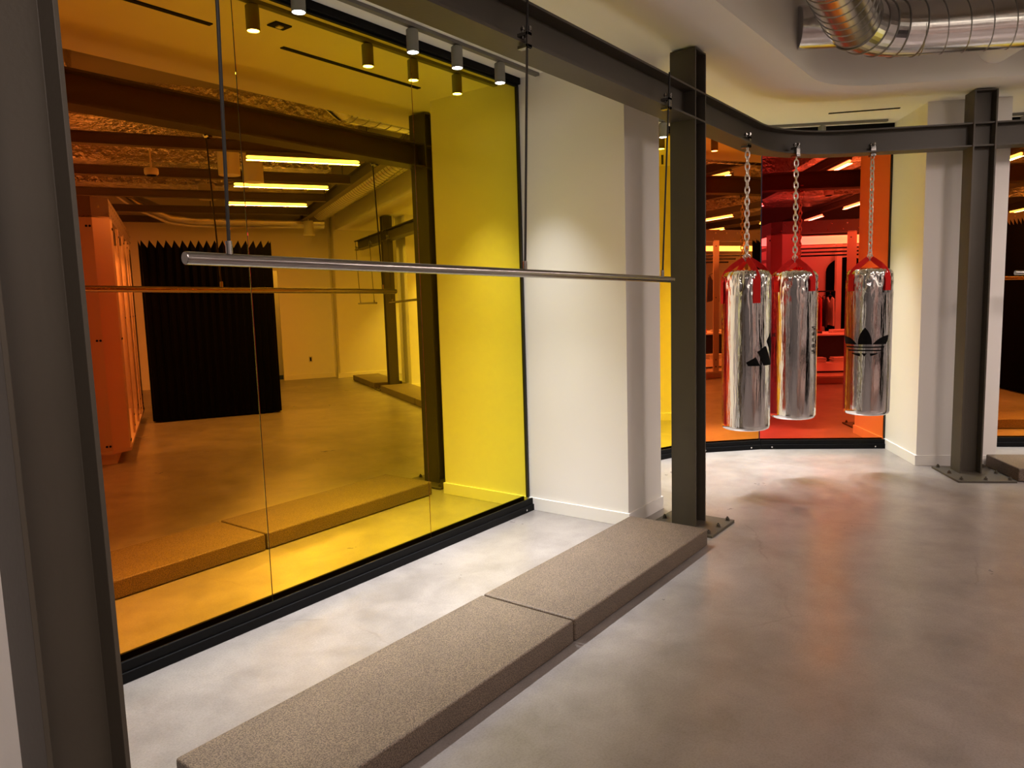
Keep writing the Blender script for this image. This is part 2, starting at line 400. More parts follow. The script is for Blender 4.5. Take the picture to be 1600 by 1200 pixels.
# ------------------------------------------------------------------ low platforms
def slab(M, x0, x1, y0, y1, label, grp='low speckled platforms'):
    o = MB(M).box(x0, x1, y0, y1, .004, .106).build('display_platform', 'slab', bevel=.009, seg=3, loc=((M @ Vector(((x0+x1)/2, (y0+y1)/2, 0))) if M else Vector(((x0+x1)/2, (y0+y1)/2, 0))))
    tag(o, label, 'platform', grp)
    f = MB(M).box(x0+.02, x1-.02, y0+.02, y1-.02, 0, .006).build('foot', 'black_rubber', o)
    return o
slab(None, 1.06, 2.577, 1.65, 2.165, 'low speckled brown platform in the foreground, nearer of the two on the window side')
slab(None, 2.589, 4.075, 1.65, 2.165, 'low speckled brown platform ending beside the middle steel column')
slab(MW, 3.00, 4.95, 5.965, 6.475, 'low speckled brown platform at the right edge beyond the right column')
slab(MW, 4.962, 6.95, 5.965, 6.475, 'low speckled brown platform second along the right wing, seen in the reflection')
slab(MW, 7.40, 9.1, 5.965, 6.475, 'low speckled brown platform against the far end wall, seen in the reflection')

# ------------------------------------------------------------------ hanging rails
def beam_clamp(M, x, yb, z, parent, mt='chrome', s=1.0):
    c = MB(M)
    c.box(x-.011*s, x+.011*s, yb-.014*s, yb+.026*s, z-.018*s, z-.008*s); c.box(x-.011*s, x+.011*s, yb-.014*s, yb-.006*s, z-.018*s, z+.028*s)
    c.box(x-.011*s, x+.011*s, yb-.014*s, yb+.026*s, z+.018*s, z+.028*s)
    c.tube([(x-.006, yb+.010, z+.013), (x-.006, yb+.010, z+.048*s)], .0045*s, 8); c.tube([(x-.006, yb+.010, z+.036*s), (x-.006, yb+.010, z+.043*s)], .009*s, 6)
    c.tube([(x+.009, yb-.012, z-.010), (x+.009, yb-.012, z+.046*s)], .0045*s, 8); c.tube([(x+.009, yb-.012, z+.034*s), (x+.009, yb-.012, z+.046*s)], .008*s, 6)
    return c.build('beam_clamp', mt, parent, bevel=.001)
def rail(M, xa, xb, za, zb, y, rods, label, edge, r=.0178):
    mid = ((xa+xb)/2, y, (za+zb)/2); loc = (M @ Vector(mid)) if M else Vector(mid)
    t = thing('hanging_rail', label, 'clothes rail', loc)
    m = MB(M); m.tube([(xa, y, za), (xa+.002, y, za), (xb-.002, y, zb), (xb, y, zb)], [r*.9, r, r, r*.9], 28)
    m.build('tube', 'rail_steel', t, smooth=True)
    for x in rods:
        z = za + (zb-za)*(x-xa)/(xb-xa)
        rd = MB(M); rd.tube([(x, y, z+r*.6), (x-.003, edge-.018, BZ1+.0)], .0052, 10); o = rd.build('rod', 'rod_black', t, smooth=True)
        MB(M).tube([(x, y, z+r*.7), (x, y, z+r+.034)], .0095, 14).build('sleeve', 'rail_steel', o, smooth=True)
        beam_clamp(M, x, edge-.004, BZ0+.004, o, 'clamp_steel', 1.35)
    return t
rail(None, 1.055, 4.075, 1.633, 1.585, 1.868, [1.187, 2.59, 3.94], 'long brushed steel hanging rail on three rods, in front of the coloured glazing', 1.835)
rail(MW, 3.02, 6.95, 1.585, 1.50, 6.20, [3.16, 5.0, 6.80], 'brushed steel hanging rail whose end shows at the right edge', 6.18)
rail(MW, 7.87, 9.3, 1.50, 1.50, 6.20, [8.03, 9.15], 'short steel hanging rail near the far end wall, seen in the reflection', 6.18)

# ------------------------------------------------------------------ silver bags on chains
def cyl_map(cx, cy, R, a0):
    def f(s, z, dr=0.0015): a = a0 + s/R; return (cx+(R+dr)*math.cos(a), cy+(R+dr)*math.sin(a), z)
    return f
def decal(fmap, polys, step=.006):
    """fill polygons given in (s, z) metres with strips that follow the cylinder"""
    m = MB()
    for poly in polys:
        xs = sorted(set([p[0] for p in poly])); cuts = []
        for a, b in zip(xs[:-1], xs[1:]):
            k = max(1, int((b-a)/step)+1); cuts += [a+(b-a)*i/k for i in range(k)]
        cuts.append(xs[-1])
        def spans(x):
            ys = []
            for (ax, az), (bx, bz) in zip(poly, poly[1:]+poly[:1]):
                if (ax <= x) != (bx <= x): ys.append(az+(bz-az)*(x-ax)/(bx-ax))
            return sorted(ys)
        e = 1e-6
        for a, b in zip(cuts[:-1], cuts[1:]):
            if b-a < 1e-5: continue
            sa, sb = spans(a+e), spans(b-e)
            if len(sa) != len(sb): continue
            for i in range(0, len(sa)-1, 2):
                m.add([fmap(a, sa[i]), fmap(b, sb[i]), fmap(b, sb[i+1]), fmap(a, sa[i+1])], [(0, 1, 2, 3)])
    return m
GLY = {'S': ['1111', '1000', '1000', '1111', '0001', '0001', '1111'], 'A': ['0110', '1001', '1001', '1111', '1001', '1001', '1001'],
       'E': ['1111', '1000', '1000', '1110', '1000', '1000', '1111'], 'O': ['1111', '1001', '1001', '1001', '1001', '1001', '1111'],
       'V': ['1001', '1001', '1001', '1001', '1001', '0110', '0110'], 'R': ['1110', '1001', '1001', '1110', '1010', '1001', '1001']}
def glyphs(fmap, text, s0, z0, cw, chh, vertical=False):
    m = MB(); x, z = s0, z0
    for ch in text:
        for r, row in enumerate(GLY[ch]):
            for c, v in enumerate(row):
                if v == '1':
                    a = x+c*cw/4; b = a+cw/4; t = z-r*chh/7; u = t-chh/7
                    m.add([fmap(a, u), fmap(b, u), fmap(b, t), fmap(a, t)], [(0, 1, 2, 3)])
        if vertical: z -= chh*1.75
        else: x += cw*1.3
    return m
def bag(cx, cy, strap_dir, label, seed, zstrap, twist):
    R, Z0, Z1 = .172, .497, 1.645
    t = thing('punching_bag', label, 'punching bag', (cx, cy, Z0), 'silver punching bags on chains')
    # body: foil-wrapped cylinder, gathered at the shoulder
    seg = 144; rings = []
    prof = [(0.0, Z0), (.10, Z0-.002), (.150, Z0), (.164, Z0+.008), (.170, Z0+.022)] 
    n = 70
    prof += [(R, Z0+.03+(Z1-.035-(Z0+.03))*i/n) for i in range(n+1)]
    prof += [(.168, Z1-.022), (.160, Z1-.008), (.148, Z1+.002), (.12, Z1+.010), (.08, Z1+.014), (.03, Z1+.014), (0.0, Z1+.014)]
    for r, z in prof:
        ring = []
        k = (z-Z0)/(Z1-Z0); top = max(0, (k-.78)/.22)
        for i in range(seg):
            a = 2*PI*i/seg; ca, sa = math.cos(a), math.sin(a)
            d = noise.noise(Vector((ca*2.2+seed, sa*2.2, z*.35)))*.0032 + noise.noise(Vector((ca*6+seed, sa*6, z*.8)))*.0013 + noise.noise(Vector((ca*15+seed, sa*15, z*1.5)))*.0005
            cr = abs(noise.noise(Vector((ca*7+seed, sa*7+3, z*11)))); d -= (.014*top**1.2)*(1-min(1, cr*2.6))*.6
            d += .006*top*noise.noise(Vector((ca*17, sa*17+seed, z*30)))
            # creases fanning down from the strap ends
            for s in (-1, 1):
                for q in (-1, 1):
                    b = strap_dir + (0 if s > 0 else PI) + q*.55
                    da = (a-b+PI) % (2*PI)-PI
                    if abs(da) < .55 and z < zstrap+.1 and z > zstrap-.38:
                        fall = 1-(zstrap-z)/.38 if z < zstrap else 1
                        d += .0035*math.sin(da*46+z*9)*max(0, fall)*(1-abs(da)/.55)
            rr = max(0, r + (d if r > .1 else d*r/.1))
            ring.append((cx+rr*ca, cy+rr*sa, z + (0.004*noise.noise(Vector((ca*9, sa*9, seed))) if top > .9 else 0)))
        rings.append(ring)
    body = MB().ring_strip(rings).build('body', 'bag_foil', t, smooth=True, autosmooth=75)
    # straps: two loops of red webbing, four legs
    top = Vector((cx, cy, 1.752)); wv = .027
    for s in (0, 1):
        for q in (-1, 1):
            b = strap_dir + s*PI + q*.74
            o2 = Vector((math.cos(b), math.sin(b), 0)); tn = Vector((-math.sin(b), math.cos(b), 0))
            pts = []
            for k, (rr, zz) in enumerate(((.016, 1.738), (.05, 1.716), (.10, 1.685), (.145, 1.645), (.166, 1.61), (.1775, 1.57), (.1775, zstrap+.03), (.1775, zstrap))):
                pts.append(Vector((cx, cy, zz)) + o2*rr)
            rgs = []
            fa = strap_dir+PI/2; fv = Vector((math.cos(fa), math.sin(fa), 0))
            if fv.dot(o2) < 0: fv = -fv
            for i, p in enumerate(pts):
                d = (pts[min(i+1, len(pts)-1)]-pts[max(0, i-1)]).normalized()
                k = max(0, min(1, (i-1.5)/3.5)); v2 = fv.cross(d).normalized()
                if v2.dot(tn) < 0: v2 = -v2
                ww = (tn*k + v2*(1-k)).normalized(); nn = d.cross(ww).normalized()
                p = p + fv*.006*(1-k)
                w_ = wv*(.62 if i == 0 else .72 if i < 3 else .85 if i == 3 else 1)
                rgs.append([p+ww*w_+nn*.0022, p-ww*w_+nn*.0022, p-ww*w_-nn*.0022, p+ww*w_-nn*.0022])
            MB().ring_strip(rgs).build('strap', 'red_webbing', t, smooth=False)
    ringm = MB(); rv = Vector((math.cos(strap_dir+PI/2), math.sin(strap_dir+PI/2), 0))
    ringm.tube([Vector((cx, cy, 1.748))+rv*(.034*math.cos(a))+Vector((0, 0, .028*math.sin(a))) for a in [2*PI*i/28 for i in range(28)]], .004, 8, loop=True)
    ringm.tube([Vector((cx, cy, 1.752))+(rv*.6+Vector((math.cos(strap_dir), math.sin(strap_dir), 0))*.6)*(.030*math.cos(a))+Vector((0, 0, .020*math.sin(a))) for a in [2*PI*i/28 for i in range(28)]], .004, 8, loop=True)
    ringm.build('ring', 'chain_steel', t, smooth=True)
    # chain of interlocking links
    ch = MB(); pitch = .041; z = 1.775; i = 0; Lh, Wh = .0265, .0125
    while z < 2.475:
        big = (z > 2.40)
        lh, wh, rr = (Lh, .0145, .0052)
        a = twist + (PI/2 if i % 2 else 0); dv = Vector((math.cos(a), math.sin(a), 0)); pts = []
        for k in range(24):
            q = 2*PI*k/24; pts.append(Vector((cx, cy, z)) + dv*(wh*math.cos(q)) + Vector((0, 0, lh*math.copysign(abs(math.sin(q))**.72, math.sin(q)))))
        ch.tube(pts, rr, 8, loop=True); z += pitch; i += 1
    ch.build('chain', 'chain_steel', t, smooth=True)
    hk = MB(); top_z = z-pitch+Lh
    hk.tube([Vector((cx, cy, top_z+.016)) + Vector((math.cos(twist), math.sin(twist), 0))*(.014*math.cos(q)) + Vector((0, 0, .019*math.sin(q))) for q in [2*PI*k/20 for k in range(20)]], .004, 8, loop=True)
    hk.tube([(cx, cy, top_z+.032), (cx, cy, BZ0+.0)], .0045, 10)
    hk.build('hook', 'chain_steel', t, smooth=True)
    return t, cyl_map
def bag_clamp(cx, cy, ang, parent):
    M = Matrix.Translation((cx, cy, 0)) @ Matrix.Rotation(ang, 4, 'Z')
    return beam_clamp(M, 0, 0, BZ0+.004, parent, 'clamp_steel', 1.6)

def towards_cam(cx, cy): return math.atan2(-cy, -cx)
VC = lambda cx, cy: towards_cam(cx, cy)
B = [((5.335, 1.868), 2.6, 1.0, 1.42, .4), ((5.975, 1.712), 0, 4.0, 1.492, .2), ((6.418, 1.262), 0, 9.0, 1.482, .9)]
LB = ['silver foil punching bag nearest the middle column, with three slanted black bars', 'silver foil punching bag, middle one of the three, with small black letters down its edge',
      'silver foil punching bag on the right of the three, with a black three-leaf emblem']
bags = []
for i, ((cx, cy), sd, seed, zs, tw) in enumerate(B):
    f = VC(cx, cy)
    sd = f + (PI/2 if i else .41+.74)
    t, _ = bag(cx, cy, sd, LB[i], seed, zs, tw + f); bags.append(t)
    bag_clamp(cx, cy, (0, math.radians(-31), A)[i], t)
# emblem 1: three slanted bars (s runs to the viewer's right -> angle grows anticlockwise seen from above)
def front_map(cx, cy): return cyl_map(cx, cy, .1735, VC(cx, cy))
def bag_body(t): return [o for o in bpy.data.objects if o.parent == t and o.name.startswith('body')][0]
R_ = .172
def th(px, half=36.5): return math.asin(max(-1, min(1, px/half)))*R_
m = front_map(5.335, 1.868)
zb = .974
bars = [[(th(3), zb), (th(0), zb+.026), (th(14), zb+.063), (th(20.5), zb)],
        [(th(26), zb), (th(16.5), zb+.100), (th(28.5), zb+.140), (th(35.6), zb)],
        [(.300, zb), (.155, zb+.175), (.205, zb+.225), (.385, zb)]]
bars[1] = [(th(26)+.002, zb), (th(16.5), zb+.100), (th(28.5), zb+.140), (.232, zb)]
bars[2] = [(.262, zb), (.172, zb+.172), (.215, zb+.235), (.352, zb)]
tag(decal(m, bars).build('emblem', 'black_print', bag_body(bags[0])), 'black three-bar emblem')
# lettering on bag 2
m = front_map(5.975, 1.712)
g = glyphs(m, 'SAEOS', .157, 1.222, .030, .026, True)
g2 = glyphs(m, 'VE', -.205, 1.175, .030, .030)
tag(g2.build('lettering', 'black_print', bag_body(bags[1])), 'two small black printed letters')
tag(g.build('lettering', 'black_print', bag_body(bags[1])), 'small black printed letters')
# emblem 3: three leaves over bars
m = front_map(6.418, 1.262)
def P3(zx, zy, cx=742): return (math.asin(max(-.985, min(.985, ((zx-cx)/17.14+ (742/17.14+1320-1366))/33.6)))*R_, 1.645-((500+zy/17.14)-423)*1.148/223)
def curve(a, b, c, n=12):  # quadratic through control b
    return [((1-t)**2*a[0]+2*t*(1-t)*b[0]+t*t*c[0], (1-t)**2*a[1]+2*t*(1-t)*b[1]+t*t*c[1]) for t in [i/n for i in range(n)]]
def leafpoly(segs): return [P3(*p) for s in segs for p in s]
off = 0
leaf_c = leafpoly([curve((553, 612), (560, 350), (715, 170)), curve((715, 170), (880, 340), (890, 612)), [(890, 612)]])
leaf_l = leafpoly([curve((262, 612), (232, 520), (222, 398), 6), curve((222, 398), (400, 430), (525, 612)), [(525, 612)]])
leaf_r = leafpoly([curve((905, 612), (1040, 440), (1268, 372)), curve((1268, 372), (1265, 500), (1215, 612), 6), [(1215, 612)]])
bar1 = leafpoly([[(278, 668), (300, 700), (1165, 700), (1188, 668)]]); bar2 = leafpoly([[(318, 755), (345, 786), (1110, 786), (1140, 755)]])
low_l = leafpoly([curve((405, 843), (500, 905), (618, 925)), [(618, 925), (608, 843)]]); low_c = leafpoly([[(645, 843), (712, 925), (778, 843)]])
low_r = leafpoly([[(850, 843), (862, 915)], curve((862, 915), (960, 890), (1040, 843)), [(1040, 843)]])
tag(decal(m, [leaf_c, leaf_l, leaf_r, bar1, bar2, low_l, low_c, low_r]).build('emblem', 'black_print', bag_body(bags[2])), 'black three-leaf emblem over horizontal bars')

# ------------------------------------------------------------------ light tracks and spotlights
def add_spot(p, aim, energy, size, parent, blend=1.0, rad=.03, col=(1, .985, .975)):
    l = bpy.data.lights.new('spot', 'SPOT'); l.energy = energy; l.spot_size = math.radians(size); l.spot_blend = blend; l.shadow_soft_size = rad; l.color = col
    o = bpy.data.objects.new('spot_light', l); COL.objects.link(o)
    o.rotation_euler = Vector(aim).to_track_quat('-Z', 'Y').to_euler(); o.parent = parent; o.location = p
    return o
def track(pts, label, w_=.017):
    m = MB().sweep([(-w_, CEIL-.020), (w_, CEIL-.020), (w_, CEIL-.001), (-w_, CEIL-.001)], pts)
    o = m.build('light_track', 'track_grey'); return tag(o, label, 'track')
def make_spotlight():
    t = thing('track_spotlight', 'x', 'spotlight', (0, 0, 0), 'cylinder spotlights on the ceiling tracks')
    zt = -.030
    MB().box(-.010, .030, -.008, .008, zt-.006, -.016).build('adapter', 'track_grey', t)
    R = .0325
    MB().lathe([(0, zt), (R-.004, zt), (R, zt-.004), (R, zt-.118), (R-.003, zt-.118), (R-.003, zt-.112), (0, zt-.112)]).build('housing', 'lamp_body', t, smooth=True, autosmooth=30)
    MB().lathe([(0, zt-.113), (R-.0045, zt-.113), (R-.0045, zt-.1165), (0, zt-.1165)]).build('lens', 'lamp_lens', t)
    return t
spot0 = make_spotlight(); first = [True]
def spotlight(x, y, label, aim, e=None, size=60):
    if first[0]: t = spot0; t.location = (x, y, CEIL); t['label'] = label; first[0] = False
    else: t = copy_tree(spot0, (x, y, CEIL), label)
    add_spot((0, 0, -.153), aim, e or SPOT_W, size, t); return t
TY = 2.852
track([Vector((-1.0, TY)), Vector((4.15, TY))], 'thin grey light track on the ceiling in front of the amber glazing')
for x, l in ((.55, 'added out of view for its light, furthest left, above the nearest steel column'), (1.45, 'added out of view for its light, second from the left over the amber glazing'), (2.25, 'at the top edge of the view over the amber glazing'),  # first two are added out of view to light the floor strip
             (2.985, 'leftmost of the three in a row over the amber glazing'), (3.345, 'middle of the three in a row over the amber glazing'), (3.745, 'rightmost of the three in a row, nearest the white pier')):
    spotlight(x, TY, 'grey cylinder spotlight '+l, ((-.32 if x > 3.7 else 0), -.10, -1), SPOT_W*(.52 if x > 3.7 else 1.05))
def inset(p, q, r, d=.17):
    pass
ins = .13
nrm = lambda d: Vector((-d.y, d.x))
q0 = Vector((4.68, y1-ins+.05)); 
q1 = line_x(Vector((0, y1-ins+.05)), Vector((1, 0)), F2p-nrm(F2d)*ins, F2d)
q2 = line_x(F2p-nrm(F2d)*ins, F2d, F3p-nrm(F3d)*ins, F3d); q3 = line_x(F3p-nrm(F3d)*ins, F3d, F4p-nrm(F4d)*ins, F4d)
q4 = k4e - nrm(F4d)*ins - F4d*.12
track([q0, q1, q2, q3, q4], 'thin grey light track following the curved corner glazing')
for p, l in ((q0.lerp(q1, .3), 'over the narrow yellow glazing, nearest the white pier'), (q0.lerp(q1, .85), 'second over the yellow corner glazing'), (q1.lerp(q2, .35), 'third over the yellow corner glazing'), (q1.lerp(q2, .8), 'fourth over the yellow corner glazing'),
             (q2.lerp(q3, .42), 'just right of the middle steel column, over the orange glazing'), (q2.lerp(q3, .95), 'over the joint of the orange and red glazing'), (q3.lerp(q4, .45), 'over the red glazing')):
    spotlight(p.x, p.y, 'grey cylinder spotlight '+l, (-.10, -.10, -1), SPOT_W*.50, 72)
track([W2(3.14, 7.15), W2(6.9, 7.15)], 'thin grey light track over the right hand glazing')
for i, tt in enumerate((3.5, 4.3, 5.1, 5.9, 6.6)):
    p = W2(tt, 7.15); spotlight(p.x, p.y, 'grey cylinder spotlight over the right hand glazing, number %s from the right column' % ('one', 'two', 'three', 'four', 'five')[i], (-.1, -.06, -1))
track([W2(7.6, 7.15), W2(9.6, 7.15)], 'thin grey light track over the far golden glazing')
for i, tt in enumerate((8.0, 9.0)):
    p = W2(tt, 7.15); spotlight(p.x, p.y, 'grey cylinder spotlight over the far golden glazing, %s the end wall' % ('further from', 'nearer')[i], (-.1, -.06, -1))

# ------------------------------------------------------------------ ceiling slots, detector
def slot(a, b, label, w_=.017):
    d = (b-a).normalized(); n = Vector((-d.y, d.x))*w_
    o = MB().prism([a-n, b-n, b+n, a+n], CEIL-.006, CEIL+.002).build('slot_vent', 'slot_black'); tag(o, label, 'vent', 'black slot vents in the ceiling')
slot(Vector((.9, 2.42)), Vector((2.30, 2.42)), 'long black slot vent in the white ceiling, left one over the amber glazing')
slot(Vector((2.75, 2.40)), Vector((3.87, 2.40)), 'long black slot vent in the white ceiling, right one over the amber glazing')
slot(Vector((6.73, 1.67)), Vector((6.96, 1.17)), 'short black slot vent in the ceiling above the three bags', .012)
slot(W2(4.4, 6.9), W2(5.5, 6.9), 'black slot vent over the right hand glazing, first past the right column')
slot(W2(7.5, 6.8), W2(8.4, 6.8), 'black slot vent near the far end wall')
t = thing('ceiling_sensor', 'small square black sensor plate between the two slot vents over the amber glazing', 'sensor', (2.54, 2.67, CEIL))
MB().box(2.49, 2.59, 2.63, 2.71, CEIL-.008, CEIL).build('plate', 'slot_black', t, bevel=.002); MB().box(2.525, 2.555, 2.655, 2.685, CEIL-.014, CEIL-.008).build('eye', 'white_plastic', t)
# round detector on the curved fascia
p = W3(1.57, 5.895, 3.035)
t = thing('fascia_detector', 'small round white detector on the curved ceiling edge under the duct', 'detector', p)
MB().tube([p, p-Vector((N.x, N.y, 0))*.012], .035, 24).build('disc', 'white_plastic', t, smooth=True)
q = p - Vector((N.x, N.y, 0))*.014 + Vector((U.x, U.y, 0))*.03 - Vector((0, 0, .02)); MB().tube([p-Vector((N.x, N.y, 0))*.012, p-Vector((N.x, N.y, 0))*.03], .016, 16).build('sensor_head', 'white_plastic', t, smooth=True)

# ------------------------------------------------------------------ spiral duct
def spiral(m, a, b, R, pitch, lead=.35):
    a, b = Vector(a), Vector(b); d = (b-a); L = d.length; d.normalize(); x = d.cross(Vector((0, 0, 1))).normalized(); y = d.cross(x)
    n = int(L/pitch*28); pts = []
    for i in range(n+1):
        s = i/n*L; q = 2*PI*s/pitch; pts.append(a+d*s+(x*math.cos(q)+y*math.sin(q))*(R+.001))
    m.tube(pts, .0035, 5)
dz = 3.205; DR = .171
d_e = Vector((5.585, 1.13)); d_l = Vector((5.0, 1.205)); d_far_l = Vector((4.35, 1.085))
dn_ = 5.44; e_t = d_e.dot(U); 
d_r = U*(e_t+.45)+N*dn_; d_end = U*8.6+N*dn_
t = thing('spiral_duct', 'shiny round spiral metal duct bending under the ceiling at upper right', 'duct', (d_e.x, d_e.y, dz))
z3 = lambda p, z=dz: Vector((p.x, p.y, z))
dl = (d_l-d_e).normalized(); dr_ = (d_r-d_e).normalized()
a0 = d_e + dl*.30; b0 = d_e + dr_*.28
m = MB(); m.tube([z3(a0), z3(d_far_l)], DR, 48, cap=True); m.build('left_run', 'galvanised', t, smooth=True)
m = MB(); m.tube([z3(b0), z3(d_end)], DR, 48, cap=True); m.build('right_run', 'galvanised', t, smooth=True)
m = MB(); m.tube([z3(d_far_l)+Vector((.02, 0, 0)), z3(d_far_l)-Vector((.12, -.015, -.05)), z3(d_far_l)-Vector((.17, -.02, -.20)), z3(d_far_l)-Vector((.17, -.02, -1.04))], DR, 40); m.build('riser', 'galvanised', t, smooth=True)
# gored elbow
el = []
for i in range(5):
    s = i/4; p = (1-s)**2*a0 + 2*s*(1-s)*d_e + s*s*b0; el.append(z3(p))
elb = MB(); elb.tube(el, DR+.003, 48, cap=False); eo = elb.build('elbow', 'galvanised', t, smooth=False)
m = MB()
for i, p in enumerate(el):
    d = (el[min(i+1, 4)]-el[max(i-1, 0)]).normalized(); x = d.cross(Vector((0, 0, 1))).normalized(); y = d.cross(x)
    m.tube([p+(x*math.cos(q)+y*math.sin(q))*(DR+.005) for q in [2*PI*k/40 for k in range(40)]], .0045, 5, loop=True)
m.build('elbow_seam', 'seam_steel', eo)
m = MB(); spiral(m, z3(b0), z3(d_end), DR, .135); m.build('seam', 'seam_steel', t)
m = MB(); spiral(m, z3(a0), z3(d_far_l), DR, .125); m.build('seam', 'seam_steel', t)
# branch into the fascia
sb = Vector((5.30, 1.25)); se = Vector((5.18, 1.50))
m = MB(); m.tube([Vector((5.42, 1.10, dz)), Vector((5.19, 1.49, dz))], .135, 36); m.build('branch', 'galvanised', t, smooth=True)
m = MB(); c0 = W3(e_t+.98, dn_+.10, dz-.02); c1 = W3(e_t+.98, 5.90, dz-.02); m.tube([c0, c1], .12, 36); m.build('branch', 'white_plastic', t, smooth=True)
for tt in (e_t+1.5, e_t+3.2, e_t+4.9, e_t+6.5):
    h_ = MB(); c = W3(tt, dn_, 0)
    h_.tube([(c.x, c.y, dz+DR), (c.x, c.y, DECK)], .005, 8); h_.build('hanger', 'rod_black', t)
for x in (4.6,):
    f = (d_far_l-a0); s = (x-a0.x)/f.x; p = a0+f*s; MB().tube([(p.x, p.y, dz+DR), (p.x, p.y, DECK)], .005, 8).build('hanger', 'rod_black', t)

# ------------------------------------------------------------------ joists, high duct work, luminaires (behind the viewer, seen in the glazing)
JZ = 3.10
def ibeam(m, p, q, z, hgt=.115, wd=.09):
    d = (q-p).normalized(); pr = [(-wd/2, z), (wd/2, z), (wd/2, z+.01), (.005, z+.01), (.005, z+hgt-.01), (wd/2, z+hgt-.01), (wd/2, z+hgt), (-wd/2, z+hgt), (-wd/2, z+hgt-.01), (-.005, z+hgt-.01), (-.005, z+.01), (-wd/2, z+.01)]
    m.sweep(pr, [p, q])
JT = [-.75, 1.12, 2.97, 4.80, 6.60, 8.40, 9.95]
ordn = ['first', 'second', 'third', 'fourth', 'fifth', 'sixth', 'seventh']
for i, tt in enumerate(JT):
    m = MB(); ibeam(m, W2(tt, -4.9), W2(tt, 5.16 if tt > 2 else .8), JZ)
    o = m.build('ceiling_joist', 'joist_dark'); tag(o, 'dark steel ceiling joist behind the viewer, %s counted towards the far end wall' % ordn[i], 'joist', 'dark ceiling joists')
m = MB(); ibeam(m, W2(2.90, 5.22), W2(10.0, 5.22), JZ-.01, .16, .10)
tag(m.build('ceiling_girder', 'joist_dark'), 'dark steel girder carrying the joists, parallel to the right wing', 'girder')
def luminaire(tt, n0, n1, label, bright=1):
    c = W2(tt, (n0+n1)/2); t = thing('linear_light', label, 'ceiling light', (c.x, c.y, JZ-.06), 'linear lights under the joists')
    MB(MW).box(tt-.022, tt+.022, n0, n1, JZ-.035, JZ-.001).build('housing', 'track_grey', t)
    MB(MW).tube([(tt, n0, JZ-.05), (tt, n0+.02, JZ-.05), (tt, n1-.02, JZ-.05), (tt, n1, JZ-.05)], [.007, .016, .016, .007], 14).build('diffuser', 'tube_glow', t, smooth=True)
    l = bpy.data.lights.new('line', 'AREA'); l.shape = 'RECTANGLE'; l.size = n1-n0; l.size_y = .06; l.energy = LINE_W*bright; l.color = (1, .81, .72)
    o = bpy.data.objects.new('line_light', l); COL.objects.link(o); o.parent = t
    o.rotation_euler = (0, 0, math.atan2(N.y, N.x)); o.location = (0, 0, -.02); return t
for i, tt in enumerate((2.97, 4.80, 6.60)):
    luminaire(tt, 3.68, 4.86, 'bright linear light under a joist, %s of the row near the girder' % ordn[i], (2.0, 4.0, 4.8)[i])
k = 0
for tt in (-.75, 1.12, 2.97, 4.80, 6.60, 8.40):  # rows added for general lighting of the room and the deep store
    for n0 in (-.5, -2.9):
        if tt > 2 and n0 > 0: continue
        luminaire(tt, n0, n0+1.18, 'bright linear light added under a joist for general lighting, deep in the store, %s of that area' % ['first', 'second', 'third', 'fourth', 'fifth', 'sixth', 'seventh', 'eighth', 'ninth', 'tenth', 'eleventh', 'twelfth'][k], 1.9 if tt < 2 else 1.2); k += 1
# foil-wrapped rectangular ducts under the deck
def foil_box(t0, t1, n0, n1, z0, z1, label, cell=.05, amp=.03):
    m = MB(MW)
    def f(p):
        v = noise.noise(Vector(p)*3.1)*amp + noise.noise(Vector(p)*9)*amp*.6; return v
    def grid(o, du, dv, nrm_, lu, lv):
        nu, nv = max(1, int(lu/cell)), max(1, int(lv/cell)); vs = []
        for i in range(nu+1):
            for j in range(nv+1):
                p = Vector(o)+Vector(du)*lu*i/nu+Vector(dv)*lv*j/nv; edge = i in (0, nu) or j in (0, nv)
                vs.append(p + Vector(nrm_)*(0 if edge else f(p)))
        m.add(vs, [(i*(nv+1)+j, (i+1)*(nv+1)+j, (i+1)*(nv+1)+j+1, i*(nv+1)+j+1) for i in range(nu) for j in range(nv)])
    lt, ln, lz = t1-t0, n1-n0, z1-z0
    grid((t0, n0, z0), (1, 0, 0), (0, 1, 0), (0, 0, -1), lt, ln)
    grid((t0, n0, z0), (0, 0, 1), (1, 0, 0), (0, -1, 0), lz, lt); grid((t0, n1, z0), (0, 0, 1), (1, 0, 0), (0, 1, 0), lz, lt)
    grid((t0, n0, z0), (0, 0, 1), (0, 1, 0), (-1, 0, 0), lz, ln); grid((t1, n0, z0), (0, 0, 1), (0, 1, 0), (1, 0, 0), lz, ln)
    m.add([(t0, n0, z1), (t1, n0, z1), (t1, n1, z1), (t0, n1, z1)], [(0, 1, 2, 3)])
    c = W2((t0+t1)/2, (n0+n1)/2)
    o = m.build('insulated_duct', 'duct_foil', smooth=True, autosmooth=60, loc=(c.x, c.y, z0)); tag(o, label, 'duct')
foil_box(3.1, 4.08, 1.0, 4.9, 3.40, 3.75, 'wide foil-wrapped rectangular duct just past the third joist')
foil_box(5.2, 6.3, 1.0, 5.0, 3.35, 3.65, 'foil-wrapped rectangular duct between the fourth and fifth joists')
foil_box(7.0, 8.1, 1.0, 5.0, 3.35, 3.65, 'foil-wrapped rectangular duct past the fifth joist, nearest the far wall')
foil_box(-.4, 2.6, 1.2, 2.2, 3.6, 4.0, 'foil-wrapped rectangular duct running above the first joists')
foil_box(2.9, 8.2, -1.9, -.12, 3.26, 3.6, 'wide foil-wrapped duct low above the rear half of the display booth')
foil_box(-.4, 8.5, .0, .9, 3.5, 3.85, 'long foil-wrapped duct above the display booth')

